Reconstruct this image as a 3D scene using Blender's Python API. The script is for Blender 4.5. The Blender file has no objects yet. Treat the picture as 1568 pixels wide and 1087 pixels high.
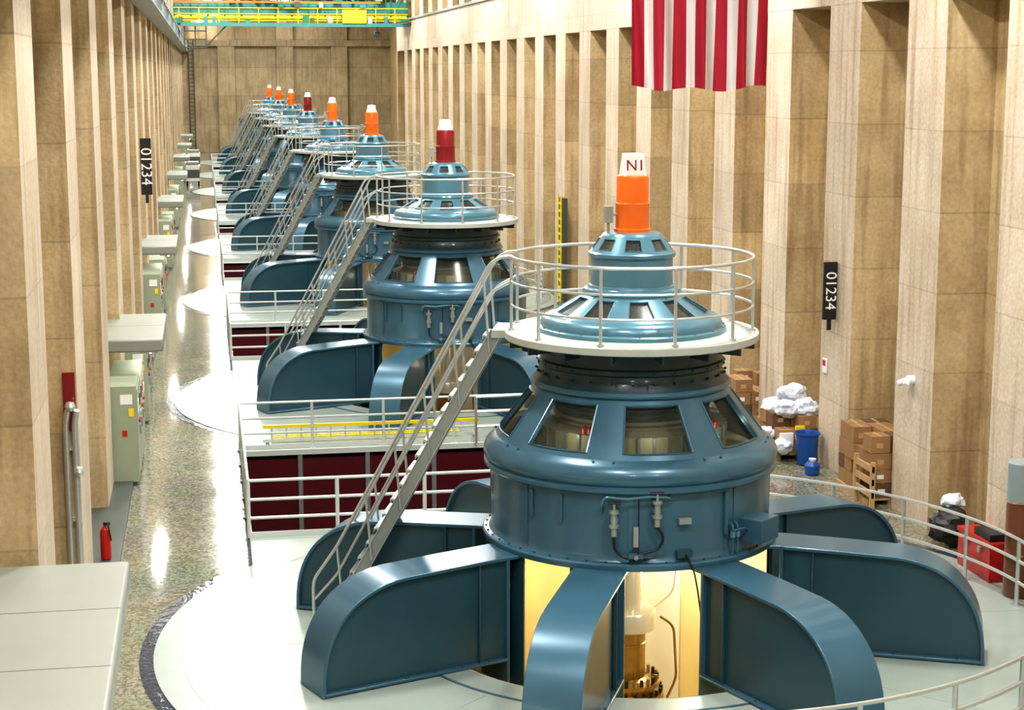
import bpy, bmesh, math, random
from mathutils import Vector, Matrix, noise
random.seed(7)
scene = bpy.context.scene
COL = scene.collection
S = 19.55
NG = 8
GX, GY = 6.07, 24.0
DZ = .25
CZ = 8.05+DZ
pi = math.pi

# ------------------------------------------------------------------ materials
def newmat(name):
    m = bpy.data.materials.new(name); m.use_nodes = True
    nt = m.node_tree
    return m, nt, nt.nodes['Principled BSDF']

def pmat(name, col, rough=0.5, metal=0.0, noise=0.12, scale=3.0, bump=0.0, coat=0.0, emit=0.0):
    m, nt, b = newmat(name)
    N, L = nt.nodes, nt.links
    b.inputs['Roughness'].default_value = rough
    b.inputs['Metallic'].default_value = metal
    b.inputs['Coat Weight'].default_value = coat
    b.inputs['Coat Roughness'].default_value = 0.12
    geo = N.new('ShaderNodeNewGeometry')
    tx = N.new('ShaderNodeTexNoise'); tx.inputs['Scale'].default_value = scale
    tx.inputs['Detail'].default_value = 5
    L.new(geo.outputs['Position'], tx.inputs['Vector'])
    mx = N.new('ShaderNodeMix'); mx.data_type = 'RGBA'
    mx.inputs['A'].default_value = (*[c*(1-noise) for c in col], 1)
    mx.inputs['B'].default_value = (*[min(1, c*(1+noise)) for c in col], 1)
    L.new(tx.outputs['Fac'], mx.inputs['Factor'])
    L.new(mx.outputs['Result'], b.inputs['Base Color'])
    if bump:
        bp = N.new('ShaderNodeBump'); bp.inputs['Strength'].default_value = bump
        bp.inputs['Distance'].default_value = 0.02
        L.new(tx.outputs['Fac'], bp.inputs['Height']); L.new(bp.outputs['Normal'], b.inputs['Normal'])
    if emit:
        L.new(mx.outputs['Result'], b.inputs['Emission Color'])
        b.inputs['Emission Strength'].default_value = emit
    return m

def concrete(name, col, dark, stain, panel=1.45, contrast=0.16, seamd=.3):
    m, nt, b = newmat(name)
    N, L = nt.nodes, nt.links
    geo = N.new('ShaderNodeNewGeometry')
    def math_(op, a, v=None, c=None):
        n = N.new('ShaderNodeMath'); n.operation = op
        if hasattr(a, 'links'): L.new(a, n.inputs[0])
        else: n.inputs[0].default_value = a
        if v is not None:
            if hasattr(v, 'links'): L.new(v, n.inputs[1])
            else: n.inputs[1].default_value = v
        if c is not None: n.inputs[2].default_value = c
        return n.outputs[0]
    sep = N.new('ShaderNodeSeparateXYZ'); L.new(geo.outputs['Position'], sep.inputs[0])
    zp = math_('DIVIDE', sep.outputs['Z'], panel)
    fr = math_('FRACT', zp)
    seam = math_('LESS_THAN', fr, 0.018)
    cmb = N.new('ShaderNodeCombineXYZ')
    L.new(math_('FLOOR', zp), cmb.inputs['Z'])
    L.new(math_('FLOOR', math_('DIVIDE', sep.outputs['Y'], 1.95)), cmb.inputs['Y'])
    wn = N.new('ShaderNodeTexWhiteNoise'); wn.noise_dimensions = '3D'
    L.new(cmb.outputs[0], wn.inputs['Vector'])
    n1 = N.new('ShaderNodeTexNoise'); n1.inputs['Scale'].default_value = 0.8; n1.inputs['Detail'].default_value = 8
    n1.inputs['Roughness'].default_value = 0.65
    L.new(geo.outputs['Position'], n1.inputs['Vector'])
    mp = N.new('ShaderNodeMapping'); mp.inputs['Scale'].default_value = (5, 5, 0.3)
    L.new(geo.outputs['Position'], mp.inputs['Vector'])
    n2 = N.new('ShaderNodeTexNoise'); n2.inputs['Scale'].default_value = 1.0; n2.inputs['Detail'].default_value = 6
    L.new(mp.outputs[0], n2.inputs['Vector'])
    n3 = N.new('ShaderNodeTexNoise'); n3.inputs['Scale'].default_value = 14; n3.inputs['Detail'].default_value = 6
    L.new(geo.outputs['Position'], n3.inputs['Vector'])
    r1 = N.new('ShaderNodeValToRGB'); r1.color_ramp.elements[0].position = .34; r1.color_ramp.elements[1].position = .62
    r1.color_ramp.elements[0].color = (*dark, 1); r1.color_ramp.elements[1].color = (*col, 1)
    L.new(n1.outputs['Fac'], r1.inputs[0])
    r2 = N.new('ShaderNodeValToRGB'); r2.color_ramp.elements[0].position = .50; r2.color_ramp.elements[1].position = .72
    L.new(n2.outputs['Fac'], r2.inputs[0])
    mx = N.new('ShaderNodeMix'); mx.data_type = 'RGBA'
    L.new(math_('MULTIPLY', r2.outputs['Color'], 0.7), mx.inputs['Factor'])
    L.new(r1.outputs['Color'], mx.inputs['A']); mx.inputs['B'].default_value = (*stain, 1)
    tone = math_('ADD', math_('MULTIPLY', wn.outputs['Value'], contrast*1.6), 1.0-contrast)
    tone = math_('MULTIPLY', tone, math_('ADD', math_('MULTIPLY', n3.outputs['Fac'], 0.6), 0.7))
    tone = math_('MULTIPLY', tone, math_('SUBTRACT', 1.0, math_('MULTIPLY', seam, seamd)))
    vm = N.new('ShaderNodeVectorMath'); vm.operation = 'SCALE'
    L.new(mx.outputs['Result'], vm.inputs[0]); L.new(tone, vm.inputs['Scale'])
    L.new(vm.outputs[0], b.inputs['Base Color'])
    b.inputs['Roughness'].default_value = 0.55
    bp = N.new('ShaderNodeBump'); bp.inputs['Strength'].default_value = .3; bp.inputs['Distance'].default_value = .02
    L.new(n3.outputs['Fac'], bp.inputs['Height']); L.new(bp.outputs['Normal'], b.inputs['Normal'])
    return m

def terrazzo(name):
    m, nt, b = newmat(name)
    N, L = nt.nodes, nt.links
    geo = N.new('ShaderNodeNewGeometry')
    v = N.new('ShaderNodeTexVoronoi'); v.inputs['Scale'].default_value = 24
    L.new(geo.outputs['Position'], v.inputs['Vector'])
    r = N.new('ShaderNodeValToRGB')
    e = r.color_ramp.elements
    e[0].position = 0; e[0].color = (.13, .125, .085, 1)
    e[1].position = 1; e[1].color = (.37, .365, .28, 1)
    x = e.new(.5); x.color = (.235, .235, .175, 1)
    s = N.new('ShaderNodeSeparateColor'); L.new(v.outputs['Color'], s.inputs[0])
    L.new(s.outputs[0], r.inputs[0])
    n = N.new('ShaderNodeTexNoise'); n.inputs['Scale'].default_value = .7; n.inputs['Detail'].default_value = 4
    L.new(geo.outputs['Position'], n.inputs['Vector'])
    mx = N.new('ShaderNodeMix'); mx.data_type = 'RGBA'; mx.blend_type = 'MULTIPLY'
    mx.inputs['Factor'].default_value = .35
    L.new(r.outputs[0], mx.inputs['A']); L.new(n.outputs['Color'], mx.inputs['B'])
    sp = N.new('ShaderNodeSeparateXYZ'); L.new(geo.outputs['Position'], sp.inputs[0])
    d = N.new('ShaderNodeMath'); d.operation = 'DIVIDE'; L.new(sp.outputs['Y'], d.inputs[0]); d.inputs[1].default_value = 2.4
    f = N.new('ShaderNodeMath'); f.operation = 'FRACT'; L.new(d.outputs[0], f.inputs[0])
    lt = N.new('ShaderNodeMath'); lt.operation = 'LESS_THAN'; L.new(f.outputs[0], lt.inputs[0]); lt.inputs[1].default_value = .01
    mj = N.new('ShaderNodeMix'); mj.data_type = 'RGBA'; L.new(lt.outputs[0], mj.inputs['Factor'])
    L.new(mx.outputs['Result'], mj.inputs['A']); mj.inputs['B'].default_value = (.08, .08, .06, 1)
    L.new(mj.outputs['Result'], b.inputs['Base Color'])
    r3 = N.new('ShaderNodeMapRange'); r3.inputs['To Min'].default_value = .05; r3.inputs['To Max'].default_value = .15
    L.new(n.outputs['Fac'], r3.inputs['Value']); L.new(r3.outputs[0], b.inputs['Roughness'])
    b.inputs['Specular IOR Level'].default_value = .65
    n4 = N.new('ShaderNodeTexNoise'); n4.inputs['Scale'].default_value = 5; n4.inputs['Detail'].default_value = 2
    L.new(geo.outputs['Position'], n4.inputs['Vector'])
    bp = N.new('ShaderNodeBump'); bp.inputs['Strength'].default_value = .06; bp.inputs['Distance'].default_value = .02
    L.new(n4.outputs['Fac'], bp.inputs['Height']); L.new(bp.outputs['Normal'], b.inputs['Normal'])
    return m

def meshwindow(name, transp):
    m, nt, b = newmat(name)
    N, L = nt.nodes, nt.links
    geo = N.new('ShaderNodeNewGeometry')
    v = N.new('ShaderNodeTexVoronoi'); v.inputs['Scale'].default_value = 42
    L.new(geo.outputs['Position'], v.inputs['Vector'])
    r2 = N.new('ShaderNodeValToRGB'); r2.color_ramp.elements[0].position = .1; r2.color_ramp.elements[1].position = .5
    r2.color_ramp.elements[0].color = (.012, .016, .015, 1); r2.color_ramp.elements[1].color = (.05, .055, .045, 1)
    L.new(v.outputs['Distance'], r2.inputs[0])
    L.new(r2.outputs[0], b.inputs['Base Color'])
    b.inputs['Roughness'].default_value = .16
    if transp:
        tb = N.new('ShaderNodeBsdfTransparent'); tb.inputs[0].default_value = (.84, .88, .80, 1)
        ms = N.new('ShaderNodeMixShader'); ms.inputs[0].default_value = transp
        L.new(b.outputs[0], ms.inputs[1]); L.new(tb.outputs[0], ms.inputs[2])
        L.new(ms.outputs[0], nt.nodes['Material Output'].inputs['Surface'])
    return m

M = {}
M['blue'] = pmat('blue_enamel_paint', (.050, .136, .200), .30, noise=.14, scale=1.6, coat=.35, metal=.25)
M['bluelt'] = pmat('light_blue_enamel_paint', (.095, .225, .295), .28, noise=.10, scale=2, coat=.4, metal=.25)
M['bluedk'] = pmat('dark_blue_enamel_paint', (.022, .068, .092), .38, noise=.14, scale=2, coat=.2)
M['neck'] = pmat('dark_slate_paint', (.014, .040, .050), .38, noise=.15, scale=3, coat=.2)
M['window'] = meshwindow('smoked_mesh_glass', .64)
M['window2'] = meshwindow('dark_vent_glass', 0)
M['core'] = pmat('inner_core_khaki', (.36, .33, .22), .6, noise=.3, scale=3)
M['orange'] = pmat('orange_paint', (.84, .15, .008), .35, noise=.06, coat=.3)
M['red'] = pmat('dark_red_paint', (.22, .007, .012), .35, noise=.08, coat=.3)
M['white'] = pmat('white_paint', (.80, .80, .78), .5, noise=.03)
M['rail'] = pmat('aluminium_paint', (.58, .62, .61), .28, metal=.65, noise=.08, scale=8)
M['railw'] = pmat('pale_green_white_paint', (.56, .62, .59), .4, noise=.06, scale=6)
M['platform'] = pmat('platform_grey_paint', (.42, .45, .41), .42, noise=.12, scale=5)
M['steel'] = pmat('galvanised_steel', (.36, .40, .39), .4, metal=.6, noise=.2, scale=7)
M['deck'] = pmat('deck_pale_paint', (.315, .370, .335), .26, noise=.14, scale=.9)
M['deck2'] = pmat('deck_inner_paint', (.30, .355, .325), .30, noise=.18, scale=1.4)
M['border'] = pmat('polished_dark_border', (.04, .05, .075), .07, noise=.5, scale=9, bump=.5)
M['terr'] = terrazzo('terrazzo')
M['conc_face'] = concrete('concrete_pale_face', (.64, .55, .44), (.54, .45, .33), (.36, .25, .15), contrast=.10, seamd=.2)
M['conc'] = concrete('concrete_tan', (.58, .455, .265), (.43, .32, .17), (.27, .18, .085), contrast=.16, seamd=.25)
M['conc_dk'] = concrete('concrete_shaded_brown', (.38, .285, .15), (.25, .175, .085), (.14, .09, .04), contrast=.2)  # brown copy of the tan concrete; recess shadow put into the colour
M['conc_end'] = concrete('concrete_end_wall', (.50, .40, .24), (.36, .28, .15), (.22, .16, .08), panel=2.9)
M['ceil'] = pmat('ceiling_paint', (.22, .21, .18), .7)
M['maroon'] = pmat('maroon_paint', (.085, .008, .014), .35, noise=.25, scale=1.5)
M['dark'] = pmat('dark_pit_floor', (.03, .03, .03), .6)  # near-black floor of the rectangular pits
M['black'] = pmat('black_rubber', (.012, .012, .012), .45)
M['cream'] = pmat('cream_yellow_paint', (.82, .70, .40), .45, noise=.10)
M['brass'] = pmat('brass', (.42, .30, .13), .28, metal=.9, noise=.25, scale=6)
M['shaft'] = pmat('machined_steel_shaft', (.74, .72, .66), .28, metal=.35, noise=.1)
M['hood'] = pmat('hood_grey_green_paint', (.265, .29, .25), .38, noise=.06, scale=1.5)
M['cab'] = pmat('cabinet_pale_green_paint', (.30, .35, .25), .4, noise=.08)
M['cabdk'] = pmat('cabinet_dark_trim', (.07, .09, .08), .4)
M['yellow'] = pmat('yellow_paint', (.80, .62, .02), .4, noise=.08)
M['green'] = pmat('crane_green_paint', (.02, .17, .10), .4, noise=.2)
M['teal'] = pmat('crane_teal_paint', (.04, .22, .21), .4, noise=.2)
M['card'] = pmat('cardboard', (.30, .17, .075), .7, noise=.22, scale=5)
M['card2'] = pmat('cardboard_dark', (.13, .07, .035), .7, noise=.25, scale=5)
M['wood'] = pmat('pallet_wood', (.45, .30, .14), .7, noise=.3, scale=9)
M['plastic'] = pmat('white_plastic_bag', (.58, .62, .70), .3, noise=.12, scale=8, bump=.3)
M['bin'] = pmat('blue_plastic', (.008, .075, .30), .35)
M['redp'] = pmat('red_plastic', (.46, .016, .012), .3)
M['brown'] = pmat('brown_drum_paint', (.17, .065, .03), .35)
M['flagr'] = pmat('flag_red_cloth', (.40, .008, .03), .75, noise=.15, scale=1.5)
M['flagw'] = pmat('flag_white_cloth', (.74, .72, .71), .75, noise=.08, scale=1.5)
M['flagb'] = pmat('flag_blue_cloth', (.015, .03, .16), .75)
M['girder'] = pmat('runway_grey_paint', (.26, .31, .32), .4, noise=.1)
M['lampon'] = pmat('lamp_lens', (1, .96, .9), .3, noise=0, emit=14)
M['tube'] = pmat('fluorescent_tube', (1, .97, .9), .3, noise=0, emit=30)
M['glass'] = pmat('gauge_glass', (.5, .55, .5), .1)

# ------------------------------------------------------------------ mesh builder
class MB:
    def __init__(s): s.v = []; s.f = []; s.m = []; s.mats = []
    def mi(s, k):
        if k not in s.mats: s.mats.append(k)
        return s.mats.index(k)
    def add(s, vs, fs, mat):
        o = len(s.v); s.v += [tuple(p) for p in vs]
        k = s.mi(mat)
        for f in fs: s.f.append(tuple(i+o for i in f)); s.m.append(k)
    def box(s, x0, x1, y0, y1, z0, z1, mat, faces=None):
        vs = [(x0,y0,z0),(x1,y0,z0),(x1,y1,z0),(x0,y1,z0),(x0,y0,z1),(x1,y0,z1),(x1,y1,z1),(x0,y1,z1)]
        F = {'-z':(3,2,1,0),'+z':(4,5,6,7),'-y':(0,1,5,4),'+x':(1,2,6,5),'+y':(2,3,7,6),'-x':(3,0,4,7)}
        for k, f in F.items():
            s.add([vs[i] for i in f], [(0,1,2,3)], (faces or {}).get(k, mat))
    def cbox(s, x0, x1, y0, y1, z0, z1, mat):
        vs = [(x0,y0,z0),(x1,y0,z0),(x1,y1,z0),(x0,y1,z0),(x0,y0,z1),(x1,y0,z1),(x1,y1,z1),(x0,y1,z1)]
        s.add(vs, [(3,2,1,0),(4,5,6,7),(0,1,5,4),(1,2,6,5),(2,3,7,6),(3,0,4,7)], mat)
    def obox(s, c, ax, ay, az, mat):
        c = Vector(c); ax = Vector(ax); ay = Vector(ay); az = Vector(az)
        vs = [c+sx*ax+sy*ay+sz*az for sz in (-1,1) for sx, sy in ((-1,-1),(1,-1),(1,1),(-1,1))]
        s.add(vs, [(3,2,1,0),(4,5,6,7),(0,1,5,4),(1,2,6,5),(2,3,7,6),(3,0,4,7)], mat)
    def tube(s, pts, r, mat, n=8, closed=False):
        pts = [Vector(p) for p in pts]; N = len(pts)
        rings = []; ref = None
        for i, p in enumerate(pts):
            if closed: t = pts[(i+1) % N]-pts[i-1]
            else: t = pts[min(i+1, N-1)]-pts[max(i-1, 0)]
            if t.length < 1e-9: t = Vector((0,0,1))
            t.normalize()
            if ref is None:
                ref = Vector((0,0,1)) if abs(t.z) < .9 else Vector((1,0,0))
            a = ref - t*ref.dot(t)
            if a.length < 1e-6:
                a = t.orthogonal()
            a.normalize(); ref = a; b = t.cross(a)
            rings.append([p+r*(math.cos(2*pi*k/n)*a+math.sin(2*pi*k/n)*b) for k in range(n)])
        vs = [q for R in rings for q in R]; fs = []
        for i in range(N if closed else N-1):
            j = (i+1) % N
            for k in range(n):
                l = (k+1) % n
                fs.append((i*n+k, i*n+l, j*n+l, j*n+k))
        if not closed:
            fs.append(tuple(range(n-1, -1, -1))); fs.append(tuple((N-1)*n+k for k in range(n)))
        s.add(vs, fs, mat)
    def cyl(s, p0, p1, r, mat, n=16): s.tube([p0, p1], r, mat, n)
    def rev(s, prof, mat, seg=72, c=(0,0), closed=False):
        vs = []; fs = []; n = len(prof)
        for (r, z) in prof:
            for k in range(seg):
                a = 2*pi*k/seg
                vs.append((c[0]+r*math.cos(a), c[1]+r*math.sin(a), z))
        for i in range(n if closed else n-1):
            j = (i+1) % n
            for k in range(seg):
                l = (k+1) % seg
                fs.append((i*seg+k, i*seg+l, j*seg+l, j*seg+k))
        s.add(vs, fs, mat)
    def arc(s, r, z0, z1, a0, a1, mat, n=24, c=(0,0)):
        vs = []
        for k in range(n+1):
            a = a0+(a1-a0)*k/n
            vs += [(c[0]+r*math.cos(a), c[1]+r*math.sin(a), z0), (c[0]+r*math.cos(a), c[1]+r*math.sin(a), z1)]
        s.add(vs, [(2*k, 2*k+2, 2*k+3, 2*k+1) for k in range(n)], mat)
    def mesh(s, name, smooth=True, angle=32):
        me = bpy.data.meshes.new(name)
        me.from_pydata(s.v, [], s.f)
        for k in s.mats: me.materials.append(M[k])
        me.polygons.foreach_set('material_index', s.m)
        if smooth:
            me.polygons.foreach_set('use_smooth', [True]*len(s.f))
            me.update()
            me.set_sharp_from_angle(angle=math.radians(angle))
        me.update()
        return me

def link(name, me, parent=None, loc=(0,0,0), bevel=0):
    o = bpy.data.objects.new(name, me); COL.objects.link(o)
    o.location = loc
    if parent: o.parent = parent
    if bevel:
        b = o.modifiers.new('bevel', 'BEVEL'); b.width = bevel; b.segments = 2; b.limit_method = 'ANGLE'
        b.angle_limit = math.radians(40)
    return o
def empty(name, loc=(0,0,0)):
    e = bpy.data.objects.new(name, None); COL.objects.link(e); e.location = loc; e.empty_display_size = .3
    return e
def text(name, s, size, mat, parent, loc, rot, extrude=.003):
    c = bpy.data.curves.new(name, 'FONT'); c.body = s; c.size = size; c.extrude = extrude
    c.align_x = 'CENTER'; c.align_y = 'CENTER'; c.materials.append(M[mat])
    o = bpy.data.objects.new(name, c); COL.objects.link(o); o.parent = parent; o.location = loc; o.rotation_euler = rot
    return o
def P(r, a, z): return (r*math.cos(a), r*math.sin(a), z)
rad = math.radians

# ------------------------------------------------------------------ walls
YB, YE, YR = -22.0, 181.0, 115.0
CEIL = 18.3
XR, XRR = 12.85, 13.8
mb = MB()
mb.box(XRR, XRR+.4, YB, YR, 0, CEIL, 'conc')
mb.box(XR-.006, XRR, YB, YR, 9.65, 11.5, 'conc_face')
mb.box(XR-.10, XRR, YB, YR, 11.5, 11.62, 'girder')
k = -12
while True:
    b = 26.2+4.04*k
    if b > YR: break
    a = b-1.7
    if a > YB:
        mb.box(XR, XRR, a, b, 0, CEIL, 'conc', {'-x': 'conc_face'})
    k += 1
mb.box(XR, 19.6, YR, YR+.5, 0, CEIL, 'conc')
mb.box(19.4, 19.8, YR, YE, 0, CEIL, 'conc')
link('wall_right', mb.mesh('wall_right', False))
XL, XLL = -2.0, -2.9
mb = MB()
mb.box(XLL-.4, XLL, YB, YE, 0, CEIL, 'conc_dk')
LP0, LPP = 19.5, 6.5
k = -6
while True:
    a = LP0+LPP*k
    if a+2.0 > YE: break
    if a > YB:
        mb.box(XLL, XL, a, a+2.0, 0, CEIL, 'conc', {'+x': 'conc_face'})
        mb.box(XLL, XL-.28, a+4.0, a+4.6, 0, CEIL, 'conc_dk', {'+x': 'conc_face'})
    k += 1
link('wall_left', mb.mesh('wall_left', False))
mb = MB()
mb.box(XLL-.4, 19.8, YE, YE+.4, 0, CEIL, 'conc_end')
for x in (-2.9, 1.6, 7.6, 13.2):
    mb.box(x, x+1.7, YE-.6, YE, 0, CEIL, 'conc_end')
mb.box(-2.9, 19.4, YE-.75, YE, 10.9, 11.5, 'conc_end')
mb.box(3.6, 6.6, YE-.05, YE, 0, 3.6, 'cabdk')
link('wall_end', mb.mesh('wall_end', False))
mb = MB(); mb.box(XLL-.4, XRR+.4, YB-.4, YB, 0, CEIL, 'conc'); link('wall_back', mb.mesh('wall_back', False))
mb = MB(); mb.box(XLL-.4, 19.8, YB-.4, YE+.4, CEIL, CEIL+.3, 'ceil')
for k in range(0, 11):
    y = YB+9+k*S
    mb.box(XLL, 19.4 if y > YR else XRR, y, y+.5, CEIL-.9, CEIL, 'ceil')
link('ceiling', mb.mesh('ceiling', False))
mb = MB()
mb.box(XLL, XLL+.03, YB, YE, 0.0, .18, 'cabdk'); mb.box(XLL, -1.62, YB, YE, 0.0, .10, 'cabdk')
link('baseboard_left', mb.mesh('bbl', False))
mb = MB()
mb.box(XRR-.03, XRR, YB, YR, 0.0, .18, 'cabdk'); link('baseboard_right', mb.mesh('bbr', False))

# ------------------------------------------------------------------ floor
PX0, PX1, PY0, PY1 = .65, 8.5, 6.2, 13.4
HOLE = 2.95
def holes():
    H = []
    for i in range(NG):
        cy = GY+i*S
        H.append([(GX+HOLE*math.cos(2*pi*k/64), cy+HOLE*math.sin(2*pi*k/64)) for k in range(64)])
        if i < NG-1:
            H.append([(PX0, cy+PY0), (PX1, cy+PY0), (PX1, cy+PY1), (PX0, cy+PY1)])
    return H
def fill(name, loops, z0, z1, mat):
    cu = bpy.data.curves.new(name, 'CURVE'); cu.dimensions = '2D'; cu.fill_mode = 'BOTH'
    for lp in loops:
        sp = cu.splines.new('POLY'); sp.points.add(len(lp)-1)
        for p, q in zip(sp.points, lp): p.co = (q[0], q[1], 0, 1)
        sp.use_cyclic_u = True
    cu.extrude = (z1-z0)/2
    tmp = bpy.data.objects.new('tmp', cu); COL.objects.link(tmp)
    bpy.context.view_layer.update()
    dg = bpy.context.evaluated_depsgraph_get()
    me = bpy.data.meshes.new_from_object(tmp.evaluated_get(dg))
    bpy.data.objects.remove(tmp)
    me.materials.clear(); me.materials.append(M[mat]); me.name = name
    me.transform(Matrix.Translation((0, 0, (z0+z1)/2)))
    return me
floor_e = empty('floor')
Hs = holes()
link('terrazzo_slab', fill('terrazzo_slab', [[(XLL, YB), (XRR, YB), (XRR, YR), (19.4, YR), (19.4, YE), (XLL, YE)]]+Hs, -.2, 0, 'terr'), floor_e)
def deck_outline(R, xl, xr, xmax):
    L = [(xl, 9.0)]; n = 40
    for i in range(NG):
        cy = GY+i*S; th = math.acos((GX-xl)/R)
        for k in range(n+1):
            a = pi+th-2*th*k/n
            L.append((GX+R*math.cos(a), cy+R*math.sin(a)))
    L.append((xl, YE-6)); L.append((xr, YE-6))
    for i in reversed(range(NG)):
        cy = GY+i*S; th = math.acos((xr-GX)/R)
        for k in range(n+1):
            a = th-2*th*k/n
            L.append((min(xmax, GX+R*math.cos(a)), cy+R*math.sin(a)))
    L.append((xr, 9.0))
    return L
link('border_strip', fill('border_strip', [deck_outline(7.2, .42, 10.3, 12.84)]+Hs, 0, .008, 'border'), floor_e)
link('deck_plate', fill('deck_plate', [deck_outline(7.0, .6, 10.1, 12.75)]+Hs, .0, .022, 'deck'), floor_e)
mb = MB()
LA0, LA1 = rad(-32), rad(212)
for i in range(NG):
    cy = GY+i*S
    mb.rev([(3.42, .022), (3.42, .034), (2.96, .034), (2.96, .0)], 'deck2', 96, (GX, cy))
    mb.rev([(3.44, .0225), (3.44, .026), (3.41, .036), (3.40, .036)], 'bluedk', 96, (GX, cy))
    mb.rev([(6.6, .0225), (6.6, .0245), (6.585, .0245)], 'hood', 96, (GX, cy))
    mb.rev([(2.96, .04), (2.96, -2.2)], 'cream', 64, (GX, cy))
    mb.rev([(2.96, -2.2), (.3, -2.2)], 'cream', 64, (GX, cy))
    for a in range(8):
        a = rad(20.5+45*a+22.5)
        c = Vector((GX+5.0*math.cos(a), cy+5.0*math.sin(a), .0232))
        mb.obox(c, Vector((math.cos(a), math.sin(a), 0))*1.55, Vector((-math.sin(a), math.cos(a), 0))*.007, (0,0,.0008), 'hood')
    mb.arc(2.10, -2.2, 1.30+DZ, LA0, LA1, 'cream', 60, (GX, cy))
    mb.arc(2.13, -2.2, 1.30+DZ, LA0, LA1, 'bluedk', 60, (GX, cy))
    for a_, b_ in ((52, 74), (77, 96)):
        mb.arc(2.07, -2.15, 1.25+DZ, rad(a_), rad(b_), 'white', 8, (GX, cy))
    if i < NG-1:
        y0, y1 = cy+PY0, cy+PY1
        D = -3.2
        mb.add([(PX0,y0,.02),(PX0,y1,.02),(PX0,y1,D),(PX0,y0,D)], [(0,1,2,3)], 'maroon')
        mb.add([(PX1,y0,.02),(PX1,y1,.02),(PX1,y1,D),(PX1,y0,D)], [(0,1,2,3)], 'maroon')
        mb.add([(PX0,y1,.02),(PX1,y1,.02),(PX1,y1,D),(PX0,y1,D)], [(0,1,2,3)], 'maroon')
        mb.add([(PX0,y0,.02),(PX1,y0,.02),(PX1,y0,D),(PX0,y0,D)], [(0,1,2,3)], 'maroon')
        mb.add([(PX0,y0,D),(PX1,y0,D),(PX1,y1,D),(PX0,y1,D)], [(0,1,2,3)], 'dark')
        x = PX0+1.2
        while x < PX1:
            mb.box(x, x+.10, y1-.07, y1, D, 0, 'steel'); x += 1.5
        mb.box(PX0, PX1, y1-.09, y1, -.10, .02, 'railw')
link('pit_lining', mb.mesh('pit_lining', True), floor_e)

# ------------------------------------------------------------------ railings
def railing(mb, pts, heights, r, mat, step=1.5, kick=None, base=0.02, pr=None):
    P3 = [Vector((p[0], p[1], base)) for p in pts]
    for h in heights:
        mb.tube([p+Vector((0, 0, h)) for p in P3], r, mat, 8)
    pr = pr or r*1.25
    acc = 0
    mb.cyl(P3[0], P3[0]+Vector((0,0,heights[-1])), pr, mat, 8)
    for a, b in zip(P3[:-1], P3[1:]):
        Ls = (b-a).length; n = 0
        d = step-acc
        while d <= Ls+1e-6:
            p = a+(b-a)*(d/Ls)
            mb.cyl(p, p+Vector((0,0,heights[-1])), pr, mat, 8)
            mb.cyl(p, p+Vector((0,0,.015)), pr*2.4, mat, 10)
            d += step
        acc = Ls-(d-step)
        if kick:
            dv = (b-a).normalized(); nn = Vector((-dv.y, dv.x, 0))
            mb.obox((a+b)/2+Vector((0,0,kick/2)), (b-a)/2, nn*.008, (0,0,kick/2), mat)
mb = MB()
m_ = .06
y0, y1, x0, x1 = PY0-m_, PY1+m_, PX0-m_, PX1+m_
HH = (.36, .70, 1.05)
railing(mb, [(x0, y0), (x1, y0)], HH, .030, 'railw', (x1-x0)/5, kick=.1)
railing(mb, [(x0, y1), (x1, y1)], HH, .027, 'railw', (x1-x0)/5, kick=.1)
railing(mb, [(x0, y0), (x0, y1)], HH, .027, 'railw', (y1-y0)/5, kick=.1)
railing(mb, [(x1, y0), (x1, y1)], HH, .027, 'railw', (y1-y0)/5, kick=.1)
me = mb.mesh('pit_railing')
for i in range(NG-1):
    link('pit_railing', me, None, (0, GY+i*S, 0))
mb = MB(); pts = []
for d in range(-92, 54, 2):
    r = 6.3 - (max(0, d)/52*.12)
    pts.append((r*math.cos(rad(d)), r*math.sin(rad(d))))
railing(mb, pts, (.38, .72, 1.06), .028, 'rail', 1.45)
me = mb.mesh('guard_railing')
for i in range(NG):
    link('guard_railing', me, None, (GX, GY+i*S, 0))

# ------------------------------------------------------------------ generator
ARM0 = 20.5
def winband(mb, r0, z0, r1, z1, n, a0, frac, t0, t1, rec, mat, matw, frame=.012, sub=4):
    da = 2*pi/n
    L = math.hypot(r1-r0, z1-z0); nr, nz = abs(z1-z0)/L, abs(r1-r0)/L
    def Q(a, t, off=0):
        r = r0+(r1-r0)*t-off*nr; z = z0+(z1-z0)*t-off*nz
        return (r*math.cos(a), r*math.sin(a), z)
    T = [0, t0, t1, 1]
    for i in range(n):
        ac = a0+i*da; h = frac*da/2
        A = [ac-da/2, ac-da/4-h/2, ac-h]+[ac-h+2*h*k/sub for k in range(1, sub+1)]+[ac+da/4+h/2, ac+da/2]
        for j in range(len(A)-1):
            win = 2 <= j < 2+sub
            for k in range(3):
                if win and k == 1:
                    mb.add([Q(A[j],t0,rec),Q(A[j+1],t0,rec),Q(A[j+1],t1,rec),Q(A[j],t1,rec)], [(0,1,2,3)], matw)
                    for t in (t0, t1):
                        mb.add([Q(A[j],t),Q(A[j+1],t),Q(A[j+1],t,rec),Q(A[j],t,rec)], [(0,1,2,3)], mat)
                else:
                    mb.add([Q(A[j],T[k]),Q(A[j+1],T[k]),Q(A[j+1],T[k+1]),Q(A[j],T[k+1])], [(0,1,2,3)], mat)
        for a in (ac-h, ac+h):
            mb.add([Q(a,t0),Q(a,t1),Q(a,t1,rec),Q(a,t0,rec)], [(0,1,2,3)], mat)
        if frame:
            loop = [Q(ac-h+2*h*k/6, t0, -frame*.3) for k in range(7)]+[Q(ac+h-2*h*k/6, t1, -frame*.3) for k in range(7)]
            mb.tube(loop, frame, mat, 6, closed=True)

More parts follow.
